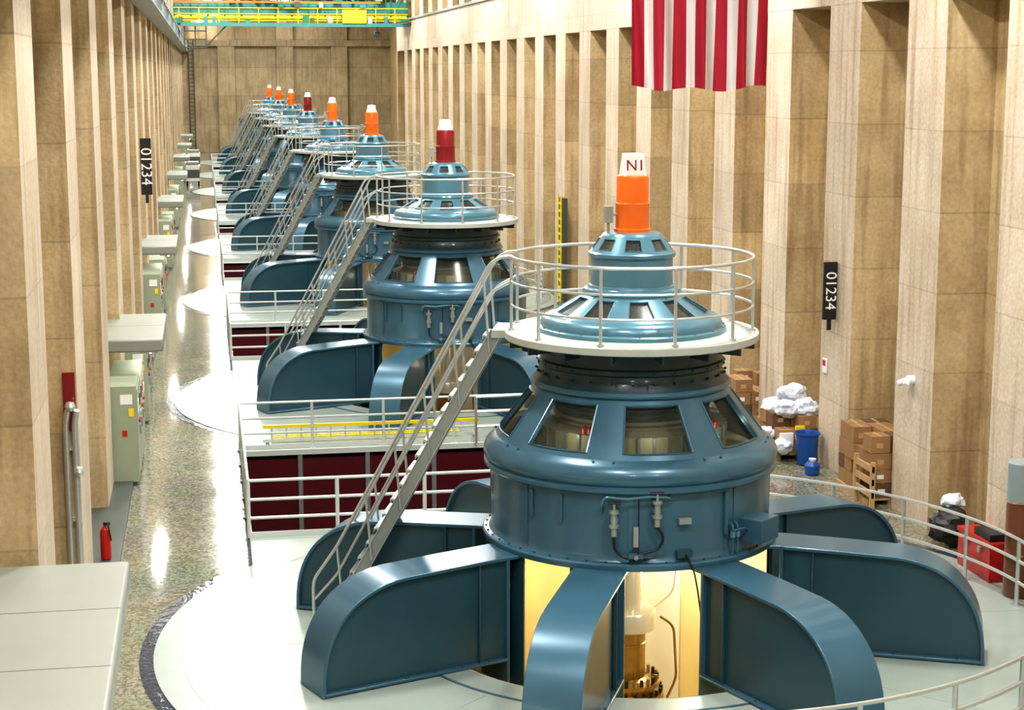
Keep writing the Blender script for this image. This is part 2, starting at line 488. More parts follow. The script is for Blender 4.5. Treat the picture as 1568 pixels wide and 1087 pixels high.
def weld(me):
    bm = bmesh.new(); bm.from_mesh(me)
    bmesh.ops.remove_doubles(bm, verts=bm.verts, dist=1e-4)
    bm.to_mesh(me); bm.free()
    me.set_sharp_from_angle(angle=rad(32)); me.update()
    return me

mb = MB()
mb.rev([(.6,1.32),(1.9,1.30),(2.17,1.30),(2.18,1.32),(2.18,1.38),(2.16,1.40),(2.09,1.41),(2.07,1.44),(2.055,1.50)], 'blue', 96)
mb.rev([(2.055,1.50),(2.055,2.34),(2.07,2.36)], 'blue', 96)
mb.rev([(2.07,2.36),(2.14,2.37),(2.16,2.39),(2.16,2.44),(2.13,2.46),(2.12,2.47),(2.15,2.50),(2.165,2.55),(2.16,2.62),(2.13,2.69),(2.07,2.755),(1.98,2.81)], 'blue', 96)
winband(mb, 1.98,2.81,1.42,3.54, 8, rad(268), .66, .10, .90, .06, 'blue', 'window', .014, 6)
mb.rev([(1.42,3.54),(1.46,3.57),(1.47,3.60),(1.44,3.64)], 'blue', 96)
mb.rev([(1.44,3.64),(1.38,3.70),(1.34,3.80),(1.33,3.84),(1.37,3.87),(1.37,3.93),(1.33,3.95),(1.33,4.12),(1.40,4.17),(1.42,4.22),(1.3,4.22)], 'neck', 96)
for k in range(28):
    a = 2*pi*k/28
    mb.cyl(P(1.36, a, 3.76), P(1.40, a, 3.775), .018, 'neck', 6)
    mb.cyl(P(1.37, a, 3.9), P(1.385, a, 3.9), .016, 'neck', 6)
for k in range(48):
    a = 2*pi*k/48
    mb.cyl(P(2.125, a, 1.40), P(2.125, a, 1.425), .016, 'bluedk', 6)
for k in range(8):
    a = rad(ARM0+11+45*k)
    mb.obox(P(2.06, a, 1.93), Vector(P(.008, a, 0)), Vector((-math.sin(a), math.cos(a), 0))*.03, (0,0,.40), 'blue')
    for s_ in (-1, 1):
        a2 = rad(268+45*k)+s_*rad(18.5)
        mb.cyl(P(2.01, a2, 2.79), P(2.03, a2, 2.81), .018, 'blue', 8)
housing = weld(mb.mesh('housing'))
mb = MB()
mb.rev([(1.85,2.60),(1.45,2.62),(1.40,2.66),(1.38,3.0)], 'core', 64)
mb.rev([(1.38,3.0),(1.12,3.05),(1.12,3.20)], 'core', 64)
mb.rev([(1.12,3.20),(1.12,3.55)], 'neck', 64)
for k in range(40):
    a = 2*pi*k/40
    mb.obox(P(1.40, a, 2.83), Vector(P(.02, a, 0)), Vector((-math.sin(a), math.cos(a), 0))*.02, (0,0,.17), 'steel')
for k in range(5):
    mb.rev([(1.12,3.12+k*.08),(1.17,3.10+k*.08),(1.12,3.08+k*.08)], 'steel', 48)
for a in (232, 228, 318):
    mb.rev([(0,3.0),(.06,3.02),(.06,3.1),(0,3.14)], 'redp', 12, (1.35*math.cos(rad(a)), 1.35*math.sin(rad(a))))
core = mb.mesh('inner_core')

mb = MB()
mb.rev([(1.2,4.22),(1.80,4.215),(1.84,4.22),(1.86,4.235),(1.86,4.325),(1.85,4.335),(1.80,4.335),(1.79,4.345),(1.2,4.345)], 'platform', 96)
ST = rad(163)
d = Vector((math.cos(ST), math.sin(ST), 0)); nrm = Vector((-math.sin(ST), math.cos(ST), 0))
mb.obox(d*1.87+Vector((0,0,4.285)), d*.14, nrm*.40, (0,0,.055), 'platform')
for k in range(16):
    a = 2*pi*k/16
    mb.obox(P(1.6, a, 4.16), Vector(P(.2, a, 0)), Vector((-math.sin(a), math.cos(a), 0))*.012, (0,0,.055), 'neck')
platform = mb.mesh('gallery_platform')

mb = MB()
mb.rev([(1.38,4.345),(1.38,4.40),(1.36,4.415),(1.33,4.42),(1.33,4.46),(1.31,4.51),(1.27,4.55),(1.18,4.58)], 'bluelt', 96)
winband(mb, 1.18,4.58,.70,4.87, 10, rad(264), .56, .14, .86, .03, 'bluelt', 'window2', .008, 4)
mb.rev([(.70,4.87),(.715,4.90),(.70,4.95),(.64,4.97),(.63,5.0),(.60,5.01)], 'bluelt', 72)
mb.rev([(.60,5.01),(.595,5.40),(.62,5.41),(.635,5.43),(.635,5.47),(.61,5.49)], 'bluelt', 72)
winband(mb, .61,5.49,.44,5.72, 8, rad(258), .55, .18, .82, .02, 'bluelt', 'window2', .006, 3)
mb.rev([(.44,5.72),(.41,5.75),(.30,5.77),(.0,5.775)], 'bluelt', 72)
for k in range(20):
    a = 2*pi*(k+.5)/20
    mb.cyl(P(1.355, a, 4.40), P(1.355, a, 4.43), .014, 'bluelt', 6)
exciter = weld(mb.mesh('exciter_dome'))

def capmesh(col):
    mb = MB()
    mb.rev([(.265,5.77),(.265,5.81),(.245,5.82),(.245,6.14),(.25,6.15),(.25,6.18),(.235,6.19),(.235,6.53),(.225,6.57),(.20,6.585),(0,6.585)], col, 40)
    mb.obox((-.36,-.02,6.02), (.06,0,0), (0,.05,0), (0,0,.12), 'hood')
    mb.cyl((-.36,-.02,5.72), (-.36,-.02,5.95), .02, 'hood', 8)
    mb.cyl((-.30,-.02,6.02), (-.23,-.02,6.02), .02, 'hood', 8)
    return mb.mesh('cap')
cap_o, cap_r = capmesh('orange'), capmesh('red')
mb = MB()
mb.add([(-.165,-.165,6.56),(.165,-.165,6.56),(.165,.165,6.56),(-.165,.165,6.56),
        (-.13,-.13,6.89),(.13,-.13,6.89),(.13,.13,6.89),(-.13,.13,6.89)],
       [(3,2,1,0),(4,5,6,7),(0,1,5,4),(1,2,6,5),(2,3,7,6),(3,0,4,7)], 'white')
capbox = mb.mesh('number_box', False)
mb = MB()
mb.rev([(.19,6.57),(.19,6.64),(.16,6.68),(.15,6.80),(.13,6.84),(0,6.85)], 'white', 32)
capcyl = mb.mesh('white_cap')

mb = MB()
g0, g1 = ST+rad(12), ST+2*pi-rad(12)
for h, r in ((1.08,.025),(.72,.019),(.38,.019)):
    mb.tube([P(1.76, g0+(g1-g0)*k/70, 4.34+h) for k in range(71)], r, 'rail', 8)
for k in range(11):
    a = g0+(g1-g0)*k/10
    mb.cyl(P(1.76, a, 4.25), P(1.76, a, 5.42), .024, 'rail', 8)
    mb.cyl(P(1.76, a, 4.34), P(1.76, a, 4.37), .05, 'rail', 10)
gallery = mb.mesh('gallery_railing')

mb = MB()
top = d*1.98+Vector((0,0,4.33)); bot = d*4.52+Vector((0,0,.03-DZ))
run = (top-bot); up = Vector((0,0,1))
ax = run.normalized(); perp = ax.cross(nrm).normalized()
if perp.z < 0: perp = -perp
W = .33
for s_ in (-1, 1):
    mb.obox((top+bot)/2+nrm*W*s_-perp*.04, run/2, nrm*.012, perp*.085, 'steel')
    mb.obox((top+bot)/2+nrm*(W+.02)*s_+perp*.045, run/2, nrm*.028, perp*.007, 'rail')
    mb.obox((top+bot)/2+nrm*(W+.02)*s_-perp*.125, run/2, nrm*.028, perp*.007, 'rail')
nt_ = 20
for k in range(nt_):
    c = bot+run*((k+.6)/nt_)
    mb.obox(c, d*.12, nrm*(W-.012), up*.014, 'rail')
    mb.obox(c+d*.12-up*.02, d*.006, nrm*(W-.012), up*.03, 'rail')
def smooth_path(pts, n=5, rr=.12):
    out = [Vector(pts[0])]
    for i in range(1, len(pts)-1):
        p0, p1, p2 = Vector(pts[i-1]), Vector(pts[i]), Vector(pts[i+1])
        r_ = min(rr, (p0-p1).length*.45, (p2-p1).length*.45)
        a = p1+(p0-p1).normalized()*r_; b = p1+(p2-p1).normalized()*r_
        for k in range(n+1):
            t = k/n; out.append((1-t)**2*a+2*t*(1-t)*p1+t*t*b)
    out.append(Vector(pts[-1])); return out
for s_ in (-1, 1):
    o = nrm*(W+.03)*s_
    for h, rr_ in ((.95,.025),(.52,.020)):
        hb = bot+o+up*h; ht = top+o+up*(h+.13)
        plat = Vector(P(1.76, ST+s_*rad(12), 4.34+(1.08 if h > .6 else .72)))
        pts = [bot+o+d*.22, bot+o+d*.22+up*(h*.72), hb+run*.06, ht-run*.02, ht-d*.12, plat]
        if h < .6: pts = pts[1:]; pts[0] = bot+o+d*.2+up*(h*.75)
        mb.tube(smooth_path(pts), rr_, 'rail', 8)
    for k in range(6):
        t = .06+.88*k/5
        p = bot+run*t+o
        mb.cyl(p-perp*.1, p+up*(.95+.13*t), .019, 'rail', 8)
stair = mb.mesh('access_stair')

mb = MB()
AT = 1.30+DZ
path = [(1.75,AT),(2.3,AT),(3.2,AT-.02),(3.75,AT-.04)]
for k in range(1, 17):
    t = k/16*pi/2
    path.append((3.75+1.43*math.sin(t)**.9, .02+(AT-.06)*max(0, math.cos(t))**.8))
def arm(mb, a):
    e = Vector((math.cos(a), math.sin(a), 0)); n = Vector((-math.sin(a), math.cos(a), 0)); z = Vector((0,0,1))
    hw, th = .375, .05
    inner = []
    for i, (r, q) in enumerate(path):
        p0 = path[max(0, i-1)]; p1 = path[min(len(path)-1, i+1)]
        t = Vector((p1[0]-p0[0], p1[1]-p0[1])).normalized(); nn = Vector((t.y, -t.x))
        inner.append((r+nn.x*th, max(q+nn.y*th, .02) if i < len(path)-1 else .02))
    vs = []
    for (r, q), (r2, q2) in zip(path, inner):
        vs += [e*r+n*hw+z*q, e*r-n*hw+z*q, e*r2-n*hw+z*q2, e*r2+n*hw+z*q2]
    fs = []; m = len(path)
    for i in range(m-1):
        for k in range(4):
            l = (k+1) % 4
            fs.append((i*4+k, i*4+l, (i+1)*4+l, (i+1)*4+k))
    fs.append((0,1,2,3)); fs.append(tuple((m-1)*4+k for k in (3,2,1,0)))
    mb.add(vs, fs, 'blue')
    poly = [(2.3, .02)]+[(2.3, AT-.05)]+[p for p in inner if p[0] > 2.4]
    w = .30
    L_ = len(poly)
    vs = [e*r+n*w+z*q for r, q in poly]+[e*r-n*w+z*q for r, q in poly]
    fs = [tuple(range(L_)), tuple(range(2*L_-1, L_-1, -1))]+[(k, (k+1) % L_, L_+(k+1) % L_, L_+k) for k in range(L_)]
    mb.add(vs, fs, 'bluedk')
    mb.obox(e*2.3+z*(AT/2-.2), e*.025, n*.375, z*(AT/2+.17), 'blue')
    mb.obox(e*3.73+z*.045, e*1.42, n*.385, z*.022, 'blue')
    for s_ in (-1, 1):
        mb.obox(e*2.75+n*.33*s_+z*(AT/2), e*.012, n*.03, z*(AT/2-.05), 'bluedk')
        for kk in range(6):
            c = e*(2.6+kk*.44)+n*.35*s_+z*.07
            mb.cyl(c, c+z*.02, .02, 'bluedk', 6)
for k in range(8):
    arm(mb, rad(ARM0+45*k))
arms = mb.mesh('bracket_arms', True, 28)

mb = MB()
mb.rev([(.30,1.4),(.30,1.1),(.21,1.06),(.21,.12),(.40,.10),(.42,.06),(.42,-.18),(.40,-.2),(.27,-.22)], 'shaft', 40)
mb.rev([(.27,-.22),(.27,-.40),(.285,-.41),(.285,-.44),(.27,-.45),(.27,-.95),(.34,-.98)], 'brass', 40)
mb.rev([(.34,-.98),(.50,-1.0),(.50,-1.06),(.40,-1.07),(.40,-1.16),(.56,-1.18),(.56,-1.3),(.42,-1.3),(.42,-2.4)], 'brass', 40)
for k in range(24):
    a = 2*pi*k/24
    mb.cyl(P(.45,a,-1.0), P(.45,a,-.90), .028, 'black' if k % 2 else 'brass', 8)
    mb.cyl(P(.52,a,-1.18), P(.52,a,-1.10), .024, 'black', 8)
mb.tube(smooth_path([(.45,-.2,.0),(.62,-.35,-.1),(.66,-.4,-.9),(.5,-.35,-1.3)]), .02, 'brass', 8)
mb.tube(smooth_path([(.4,.1,.02),(.7,0,.3),(.8,0,1.3)]), .012, 'cream', 8)
mb.cyl(P(1.9, rad(232), -2.4), P(1.9, rad(232), 1.32), .05, 'neck', 10)
mb.cyl(P(1.2, rad(95), -2.4), P(1.2, rad(95), 1.32), .07, 'white', 10)
mb.obox((-.9,1.0,-1.9), (.3,0,0), (0,.2,0), (0,0,.5), 'hood')
mb.rev([(.55,1.29),(1.85,1.29)], 'cream', 48)
shaft = mb.mesh('main_shaft')

mb = MB()
R0 = 2.055
def D(deg, off, z): return P(R0+off, rad(deg), z)
for dg, zt in ((250.5, 2.16), (266, 2.30)):
    mb.cyl(D(dg,.12,zt-.36), D(dg,.12,zt-.02), .045, 'steel', 14)
    mb.cyl(D(dg,.12,zt-.24), D(dg,.12,zt-.20), .07, 'steel', 14)
    mb.cyl(D(dg,.12,zt-.04), D(dg,.12,zt+.00), .07, 'steel', 14)
    mb.cyl(D(dg,.12,zt), D(dg,.12,zt+.09), .02, 'steel', 8)
    mb.cyl(D(dg-2.4,.12,zt+.1), D(dg+2.4,.12,zt+.1), .02, 'black', 8)
    mb.obox(D(dg,.05,zt-.15), Vector(P(.05,rad(dg),0)), Vector(P(.05,rad(dg+90),0)), (0,0,.03), 'steel')
mb.tube(smooth_path([D(245.5,.02,2.1),D(245.5,.10,2.22),D(247,.12,2.34),D(255,.12,2.32),D(263,.12,2.36),D(270,.12,2.34),D(272,.02,2.3)],5,.08), .018, 'bluelt', 8)
mb.tube(smooth_path([D(250.5,.12,1.8),D(250.5,.12,1.62),D(254,.12,1.50),D(264,.12,1.50)],5,.08), .02, 'black', 8)
mb.tube(smooth_path([D(266,.12,1.94),D(268.5,.14,1.8),D(267,.12,1.62),D(262,.12,1.58),D(258,.12,1.52)],5,.08), .02, 'black', 8)
mb.tube([D(259.5,.04,2.3),D(259.5,.04,1.5)], .008, 'black', 6)
mb.obox(D(258.5,.05,1.78), Vector(P(.03,rad(258.5),0)), Vector(P(.035,rad(348.5),0)), (0,0,.14), 'steel')
mb.obox(D(258.5,.1,1.52), Vector(P(.04,rad(258.5),0)), Vector(P(.10,rad(348.5),0)), (0,0,.03), 'blue')
mb.cyl(D(258.5,.12,1.52), D(258.5,.2,1.52), .03, 'steel', 14)
mb.obox(D(277,.05,1.98), Vector(P(.04,rad(277),0)), Vector(P(.09,rad(7),0)), (0,0,.04), 'steel')
mb.obox(D(277,.06,1.52), Vector(P(.04,rad(277),0)), Vector(P(.11,rad(7),0)), (0,0,.05), 'bluedk')
mb.tube(smooth_path([D(277,.12,1.52),D(280,.14,1.3),D(281,.2,1.0),D(284,.15,.4)],5,.15), .012, 'black', 6)
a = rad(311)
mb.obox(P(R0+.17,a,1.72), Vector(P(.18,a,0)), Vector((-math.sin(a),math.cos(a),0))*.24, (0,0,.16), 'blue')
for q in (298, 300.5):
    mb.tube(smooth_path([D(q,.03,1.86),D(q,.1,1.82),D(q,.1,1.42)],4,.06), .018, 'blue', 8)
    mb.cyl(D(q,.1,1.66), D(q,.1,1.74), .04, 'bluelt', 10)
mb.tube(smooth_path([D(298,.1,1.75),D(302,.14,1.78),D(306,.15,1.72)],4,.05), .015, 'blue', 8)
mb.obox(D(296,.03,2.0), Vector(P(.02,rad(296),0)), Vector(P(.03,rad(26),0)), (0,0,.3), 'blue')
for q in (229, 215):
    mb.obox(D(q,.02,2.1), Vector(P(.015,rad(q),0)), Vector(P(.02,rad(q+90),0)), (0,0,.2), 'blue')
pipes = mb.mesh('drum_pipework')

caps = ['o','r','o','o','r','o','o','o']
Z = (0,0,DZ)
def point(name, parent, loc, e, c, s=.1):
    ld = bpy.data.lights.new(name, 'POINT'); ld.energy = e; ld.color = c; ld.shadow_soft_size = s
    lo = bpy.data.objects.new(name, ld); COL.objects.link(lo); lo.parent = parent; lo.location = loc
for i in range(NG):
    g = empty('turbine_generator', (GX, GY+i*S, .0))
    link('housing', housing, g, Z); link('inner_core', core, g, Z)
    link('gallery_platform', platform, g, Z); link('exciter_dome', exciter, g, Z)
    link('top_cap', cap_o if caps[i] == 'o' else cap_r, g, Z)
    if i == 0:
        link('number_box', capbox, g, Z, .01)
        text('number_label', 'N1', .22, 'red', g, (.0, -.153, 6.72+DZ), (rad(84), 0, 0))
    else:
        link('white_cap', capcyl, g, Z)
    link('gallery_railing', gallery, g, Z); link('access_stair', stair, g, Z)
    link('bracket_arms', arms, g, (0,0,.015), .01)
    link('main_shaft', shaft, g, Z); link('drum_pipework', pipes, g, Z)
    kf = 1.0 if i == 0 else .1
    if i < 3:
        point('pit_light', g, (-1.2, .6, .6), 52*kf, (1,.80,.42))
        point('pit_light', g, (1.1, .7, .6), 46*kf, (1,.92,.74))
        point('pit_light', g, (.7,-1.3,.9), 22*kf, (1,.92,.74))
        for a in (223, 268, 313):
            point('core_fill', g, P(1.62, rad(a), 3.0+DZ), 2.5 if i == 0 else 1.2, (1,.95,.82), .04)  # added fill lights inside the housing, only to brighten the core behind the windows

# ------------------------------------------------------------------ wall hoods, cabinets
def hood(y0, y1):
    mb = MB()
    mb.cbox(XLL+.02, -.97, y0, y1, 2.52, 2.80, 'hood')
    n = max(2, round((y1-y0)/2.0))
    o = empty('cable_hood', (0,0,0))
    link('casing', mb.mesh('hood_casing'), o, (0,0,0), .045)
    mb = MB()
    for k in range(1, n):
        y = y0+(y1-y0)*k/n
        mb.box(XLL+.05, -1.0, y-.006, y+.006, 2.8, 2.802, 'cabdk')
        mb.box(-.971, -.969, y-.006, y+.006, 2.56, 2.77, 'cabdk')
    link('seams', mb.mesh('hood_seams', False), o)
    mb = MB()
    mb.box(-1.5, -1.1, y0+.2, y1-.2, 2.47, 2.52, 'white')
    mb.cyl((-1.25, y0+.4, 2.455), (-1.25, y1-.4, 2.455), .03, 'tube', 10)
    link('tube_lamp', mb.mesh('tube_lamp'), o)
    ld = bpy.data.lights.new('hood_light', 'AREA'); ld.shape = 'RECTANGLE'; ld.size = .25; ld.size_y = min(3.0, y1-y0-.8); ld.energy = 26
    ld.color = (1, .96, .88)
    lo = bpy.data.objects.new('hood_light', ld); COL.objects.link(lo); lo.parent = o; lo.location = (-1.25, (y0+y1)/2, 2.40)
hood(12.2, 19.3)
for k in range(1, 8):
    hood(16.4+S*k, 20.3+S*k)
def cabinet(mb, y0, y1, h, x):
    mb.cbox(XL-.1, x, y0, y1, 0.08, h, 'cab'); mb.cbox(XL-.05, x-.05, y0+.03, y1-.03, 0, .08, 'cabdk')
    n = max(1, round((y1-y0)/.8)); w = (y1-y0)/n
    for k in range(n):
        a = y0+k*w
        mb.box(x, x+.015, a+.03, a+w-.03, .16, h-.08, random.choice(['cab','hood','cab','hood']))
        mb.box(x+.015, x+.05, a+w-.12, a+w-.09, h*.45, h*.55, 'steel')
        mb.box(x+.015, x+.03, a+.2, a+.45, h*.72, h*.84, random.choice(['black','white','yellow','redp','black']))
        if random.random() < .6: mb.cyl((x+.01, a+.5, h*.62), (x+.05, a+.5, h*.62), .06, random.choice(['redp','black','glass']), 12)
    mb.box(x-.16, x-.06, y0-.012, y0, h*.7, h*.78, 'yellow')
    mb.box(x-.30, x-.20, y0-.012, y0, h*.5, h*.56, 'redp')
    mb.box(x-.32, x-.08, y0-.012, y0, h*.82, h*.92, 'white')
mb = MB()
cabinet(mb, 0, 3.3, 2.05, -1.5)
cabinet(mb, 3.5, 5.0, 1.55, -1.55)
cabinet(mb, 6.2, 7.8, 1.85, -1.5)
cabinet(mb, 10.5, 12.0, 1.3, -1.55)
cm = mb.mesh('cabinets', True)
for k in range(0, 7):
    link('switchgear_cabinet', cm, None, (0, 34.6+S*k, 0))

mb = MB()
yp = 25.86
for x in (-2.17, -2.04):
    mb.tube(smooth_path([(x,yp,.1),(x,yp,3.1),(x+.04,yp-.05,3.3)],4,.1), .045, 'rail', 12)
mb.rev([(0,3.44),(.06,3.42),(.08,3.36),(.06,3.30),(0,3.28)], 'rail', 16, (-2.09,yp-.05))
mb.rev([(0,2.44),(.06,2.42),(.08,2.36),(.06,2.30),(0,2.28)], 'rail', 16, (-2.0,yp-.05))
for z in (.6, 1.6, 2.7): mb.cbox(-2.2, -2.02, yp, yp+.135, z-.02, z+.02, 'rail')
link('wall_pipe', mb.mesh('wall_pipe'))
mb = MB(); mb.cbox(-2.20, -2.02, 25.96, 25.995, 2.95, 3.85, 'red')
link('red_wall_sign', mb.mesh('red_sign'))
mb = MB()
EX, EY = -1.85, 28.9
mb.rev([(0,.11),(.085,.115),(.09,.16),(.09,.56),(.075,.63),(.03,.67),(.03,.71),(0,.71)], 'redp', 24, (EX,EY))
mb.tube(smooth_path([(EX,EY,.72),(EX+.05,EY-.1,.76),(EX+.1,EY-.1,.45)],4,.06), .014, 'black', 8)
mb.box(EX-.03,EX+.08,EY-.02,EY+.02,.70,.75,'black')
link('fire_extinguisher', mb.mesh('fire_ext'))

def board(x, y, z, h=1.35, w=.29):
    e = empty('code_sign_board', (x, y, z))
    mb = MB(); mb.cbox(-w/2, w/2, -.04, .04, -h/2, h/2, 'black')
    mb.cbox(-.04, .04, -.03, .03, -h/2-.22, -h/2, 'black')
    link('board', mb.mesh('board', False), e)
    text('digits', '01234', .36*h/1.35, 'white', e, (0, -.045, 0), (rad(90), rad(90), 0))
board(12.68, 33.4, 3.82, 1.2, .28); board(-1.55, 46.8, 5.8, 1.5)

# ------------------------------------------------------------------ crane runway + crane
mb = MB()
mb.box(-1.99, -1.35, YB+.1, YE-.8, 10.95, 11.03, 'girder'); mb.box(-1.99, -1.35, YB+.1, YE-.8, 10.3, 10.38, 'girder')
mb.box(-1.60, -1.52, YB+.1, YE-.8, 10.38, 10.95, 'girder'); mb.box(-1.58, -1.52, YB+.1, YE-.8, 11.03, 11.13, 'steel')
for k in range(60):
    y = YB+1+k*3.25
    mb.box(-1.99, -1.36, y, y+.03, 10.38, 10.95, 'girder')
link('crane_runway', mb.mesh('runway', False))
cr = empty('overhead_crane', (0, 108, .05))
mb = MB()
x0, x1 = -1.6, 12.7
for y in (0, 2.6):
    for z in (11.45, 13.0):
        mb.box(x0, x1, y, y+.16, z, z+.22, 'green' if y else ('yellow' if z < 12 else 'teal'))
    n = 14; w = (x1-x0)/n
    for k in range(n+1):
        mb.box(x0+k*w-.05, x0+k*w+.05, y, y+.12, 11.6, 13.1, 'green')
        if k < n:
            za, zb = (11.6, 13.1) if k % 2 else (13.1, 11.6)
            mb.tube([(x0+k*w, y+.06, za), (x0+k*w+w, y+.06, zb)], .05, 'teal', 6)
mb.box(x0, x1, .05, .1, 11.7, 12.5, 'teal')
for z in (11.35, 11.75, 12.1):
    mb.tube([(x0, -.35, z), (x1, -.35, z)], .035, 'yellow', 6)
for k in range(12):
    mb.tube([(x0+.3+k*1.2, -.35, 11.1), (x0+.3+k*1.2, -.35, 12.1)], .03, 'yellow', 6)
mb.box(x0, x1, -.6, 0, 11.05, 11.12, 'green')
mb.box(x0, x1, -.62, -.6, 10.98, 11.2, 'teal')
mb.box(8.6, 10.1, -.7, -.4, 11.2, 12.0, 'yellow')
mb.box(3.0, 5.0, .3, 2.3, 13.2, 14.2, 'green')
mb.box(x0, 11.0, -.45, -.40, 12.4, 12.52, 'orange')
mb.box(x0, 12.0, -.50, -.46, 12.9, 13.0, 'yellow')
rnd = random.Random(4)
for k in range(26):
    x = x0+.3+k*.5; w_ = rnd.uniform(.15, .45); zz = rnd.choice([11.15, 12.15, 12.55])
    mb.box(x, x+w_, -.5, -.15, zz, zz+rnd.uniform(.15, .5), rnd.choice(['orange','hood','girder','green','teal','cream','white','cabdk']))
mb.box(-1.6, -1.2, -1, 3.8, 11.15, 11.45, 'green'); mb.box(12.2, 12.7, -1, 3.8, 11.3, 11.45, 'green')
mb.box(-1.62, -1.5, -.6, .0, 11.085, 11.3, 'cabdk'); mb.box(-1.62, -1.5, 2.8, 3.4, 11.085, 11.3, 'cabdk')
mb.box(-1.0, .3, -.4, .6, 10.2, 10.25, 'cabdk')
for x in (-1.0, -.35, .3):
    mb.tube([(x,-.4,9.7),(x,-.4,11.2)], .04, 'cabdk', 6)
for z in (9.7, 10.2, 10.7): mb.tube([(-1,-.4,z),(.3,-.4,z)], .04, 'cabdk', 6)
mb.tube([(.3,-.4,9.8),(1.6,-.4,11.1)], .05, 'cabdk', 6)
mb.tube([(10.8,0,11.1),(10.8,0,10.5)], .03, 'cabdk', 6)
mb.rev([(0,10.75),(.16,10.7),(.22,10.55),(.16,10.4),(0,10.32)], 'cabdk', 16, (10.8,0))
link('girders', mb.mesh('crane_mesh'), cr)

# ------------------------------------------------------------------ flag
def flag():
    W_, H_ = 3.1, 5.6; nc, nr_ = 13*8, 60
    FZ = 7.95
    e = empty('hanging_flag', (10.45, 35.6, FZ))
    vs = []; fs = []; ms = []
    for j in range(nr_+1):
        v = j/nr_
        for i in range(nc+1):
            u = i/nc
            amp = .14*(1-v*.5)
            y = amp*math.sin(u*2*pi*3.2+.6+v*1.2)+.08*math.sin(u*2*pi*7+v*3)*(1-v*.5)
            x = (u-.5)*W_*(.95+.05*v)+.05*math.sin(u*20+v*2)*(1-v)
            z = v*H_+(1-v)*(.05*math.sin(u*2*pi*2.1+2)+.06*(1-2*abs(u-.5))*-1+.02)
            vs.append((x, y, z))
    for j in range(nr_):
        for i in range(nc):
            a = j*(nc+1)+i; fs.append((a, a+1, a+nc+2, a+nc+1))
            st = i//8
            ms.append(2 if (st < 7 and j/nr_ > .6) else (0 if st % 2 == 0 else 1))
    me = bpy.data.meshes.new('flag_cloth'); me.from_pydata(vs, [], fs)
    for k in ('flagr','flagw','flagb'): me.materials.append(M[k])
    me.polygons.foreach_set('material_index', ms); me.polygons.foreach_set('use_smooth', [True]*len(fs)); me.update()
    link('cloth', me, e)
    mb = MB()
    for r in range(11):
        for c in range(5 if r % 2 else 6):
            cx = -W_/2+.14+(c+(.5 if r % 2 else 0))*.26; cz = H_*.6+.12+r*.19
            pts = [(cx+(.055 if k % 2 == 0 else .022)*math.sin(k*pi/5), -.21, cz+(.055 if k % 2 == 0 else .022)*math.cos(k*pi/5)) for k in range(10)]
            mb.add(pts, [tuple(range(10))], 'flagw')
    link('stars', mb.mesh('stars', False), e)
    mb = MB()
    mb.tube([(-1.65,0,H_+.02),(1.65,0,H_+.02)], .03, 'steel', 10)
    for x in (-1.3, 1.3): mb.tube([(x,0,H_),(x,0,CEIL-FZ)], .01, 'steel', 6)
    link('rod', mb.mesh('rod'), e)
flag()

# ------------------------------------------------------------------ props on the right
def cartons(mb, x0, x1, y0, y1, h, seed, sizes=(.38,.5)):
    rnd = random.Random(seed)
    z = .14
    mb.box(x0, x1, y0, y1, .10, .14, 'wood')
    for k in range(3):
        x = x0+(x1-x0-.1)*k/2; mb.box(x, x+.1, y0, y1, .0, .10, 'wood')
    while z < h:
        hh = rnd.uniform(.24, .34); y = y0
        while y < y1-.2:
            w = min(rnd.uniform(*sizes), y1-y); x = x0+rnd.uniform(0, .06)
            while x < x1-.2:
                q = min(rnd.uniform(*sizes), x1-x)
                if z < h*.6 or rnd.random() < .7:
                    m_ = rnd.choice(['card','card','card2'])
                    mb.cbox(x+.01, x+q-.01, y+.01, y+w-.01, z, z+hh-.01, m_)
                    mb.box(x+q*.45, x+q*.55, y+.008, y+w-.008, z+hh-.01, z+hh-.006, 'wood')
                    mb.box(x+q*.3, x+q*.6, y+.007, y+.01, z+hh*.3, z+hh*.6, rnd.choice(['white','wood']))
                x += q
            y += w
        z += hh
mb = MB(); cartons(mb, 12.3, 13.4, 38.6, 40.2, .95, 3); link('cardboard_carton_stack', mb.mesh('cartons_a', False))
mb = MB(); cartons(mb, 12.45, 13.4, 30.4, 32.1, 1.15, 5)
for z in (.25, .5, .75):
    mb.box(12.35, 12.4, 30.0, 30.9, z, z+.12, 'wood')
for y in (30.0, 30.85):
    mb.box(12.33, 12.42, y, y+.06, 0, .95, 'wood')
link('cardboard_carton_stack', mb.mesh('cartons_b', False))
mb = MB(); cartons(mb, 12.0, 13.05, 34.5, 36.1, .75, 8)
mb.cbox(12.05, 12.35, 34.44, 34.5, .3, .6, 'white'); mb.cbox(12.4,12.6,34.42,34.5,.45,.75,'yellow')
def blob(mb, c, s, seed, mat):
    bm = bmesh.new(); bmesh.ops.create_icosphere(bm, subdivisions=3, radius=1)
    vs = []
    for v in bm.verts:
        n = noise.noise(v.co*1.8+Vector((seed*7.3, 0, 0)))*.35+noise.noise(v.co*5+Vector((seed, 3, 0)))*.14
        p = v.co*(1+n)
        vs.append((c[0]+p.x*s[0], c[1]+p.y*s[1], max(c[2]+p.z*s[2], .03)))
    mb.add(vs, [[v.index for v in f.verts] for f in bm.faces], mat); bm.free()
for k, (x, y, z, s) in enumerate([(12.35,34.9,1.05,.26),(12.75,34.8,1.05,.3),(12.65,35.4,1.25,.32),(12.8,35.9,1.05,.25),(12.3,35.6,.95,.28),(12.05,34.3,.35,.22),(11.95,35.0,.5,.2)]):
    blob(mb, (x, y, z), (s, s, s*.75), k+1, 'plastic')
link('supply_pallet', mb.mesh('supplies', False))
mb = MB()
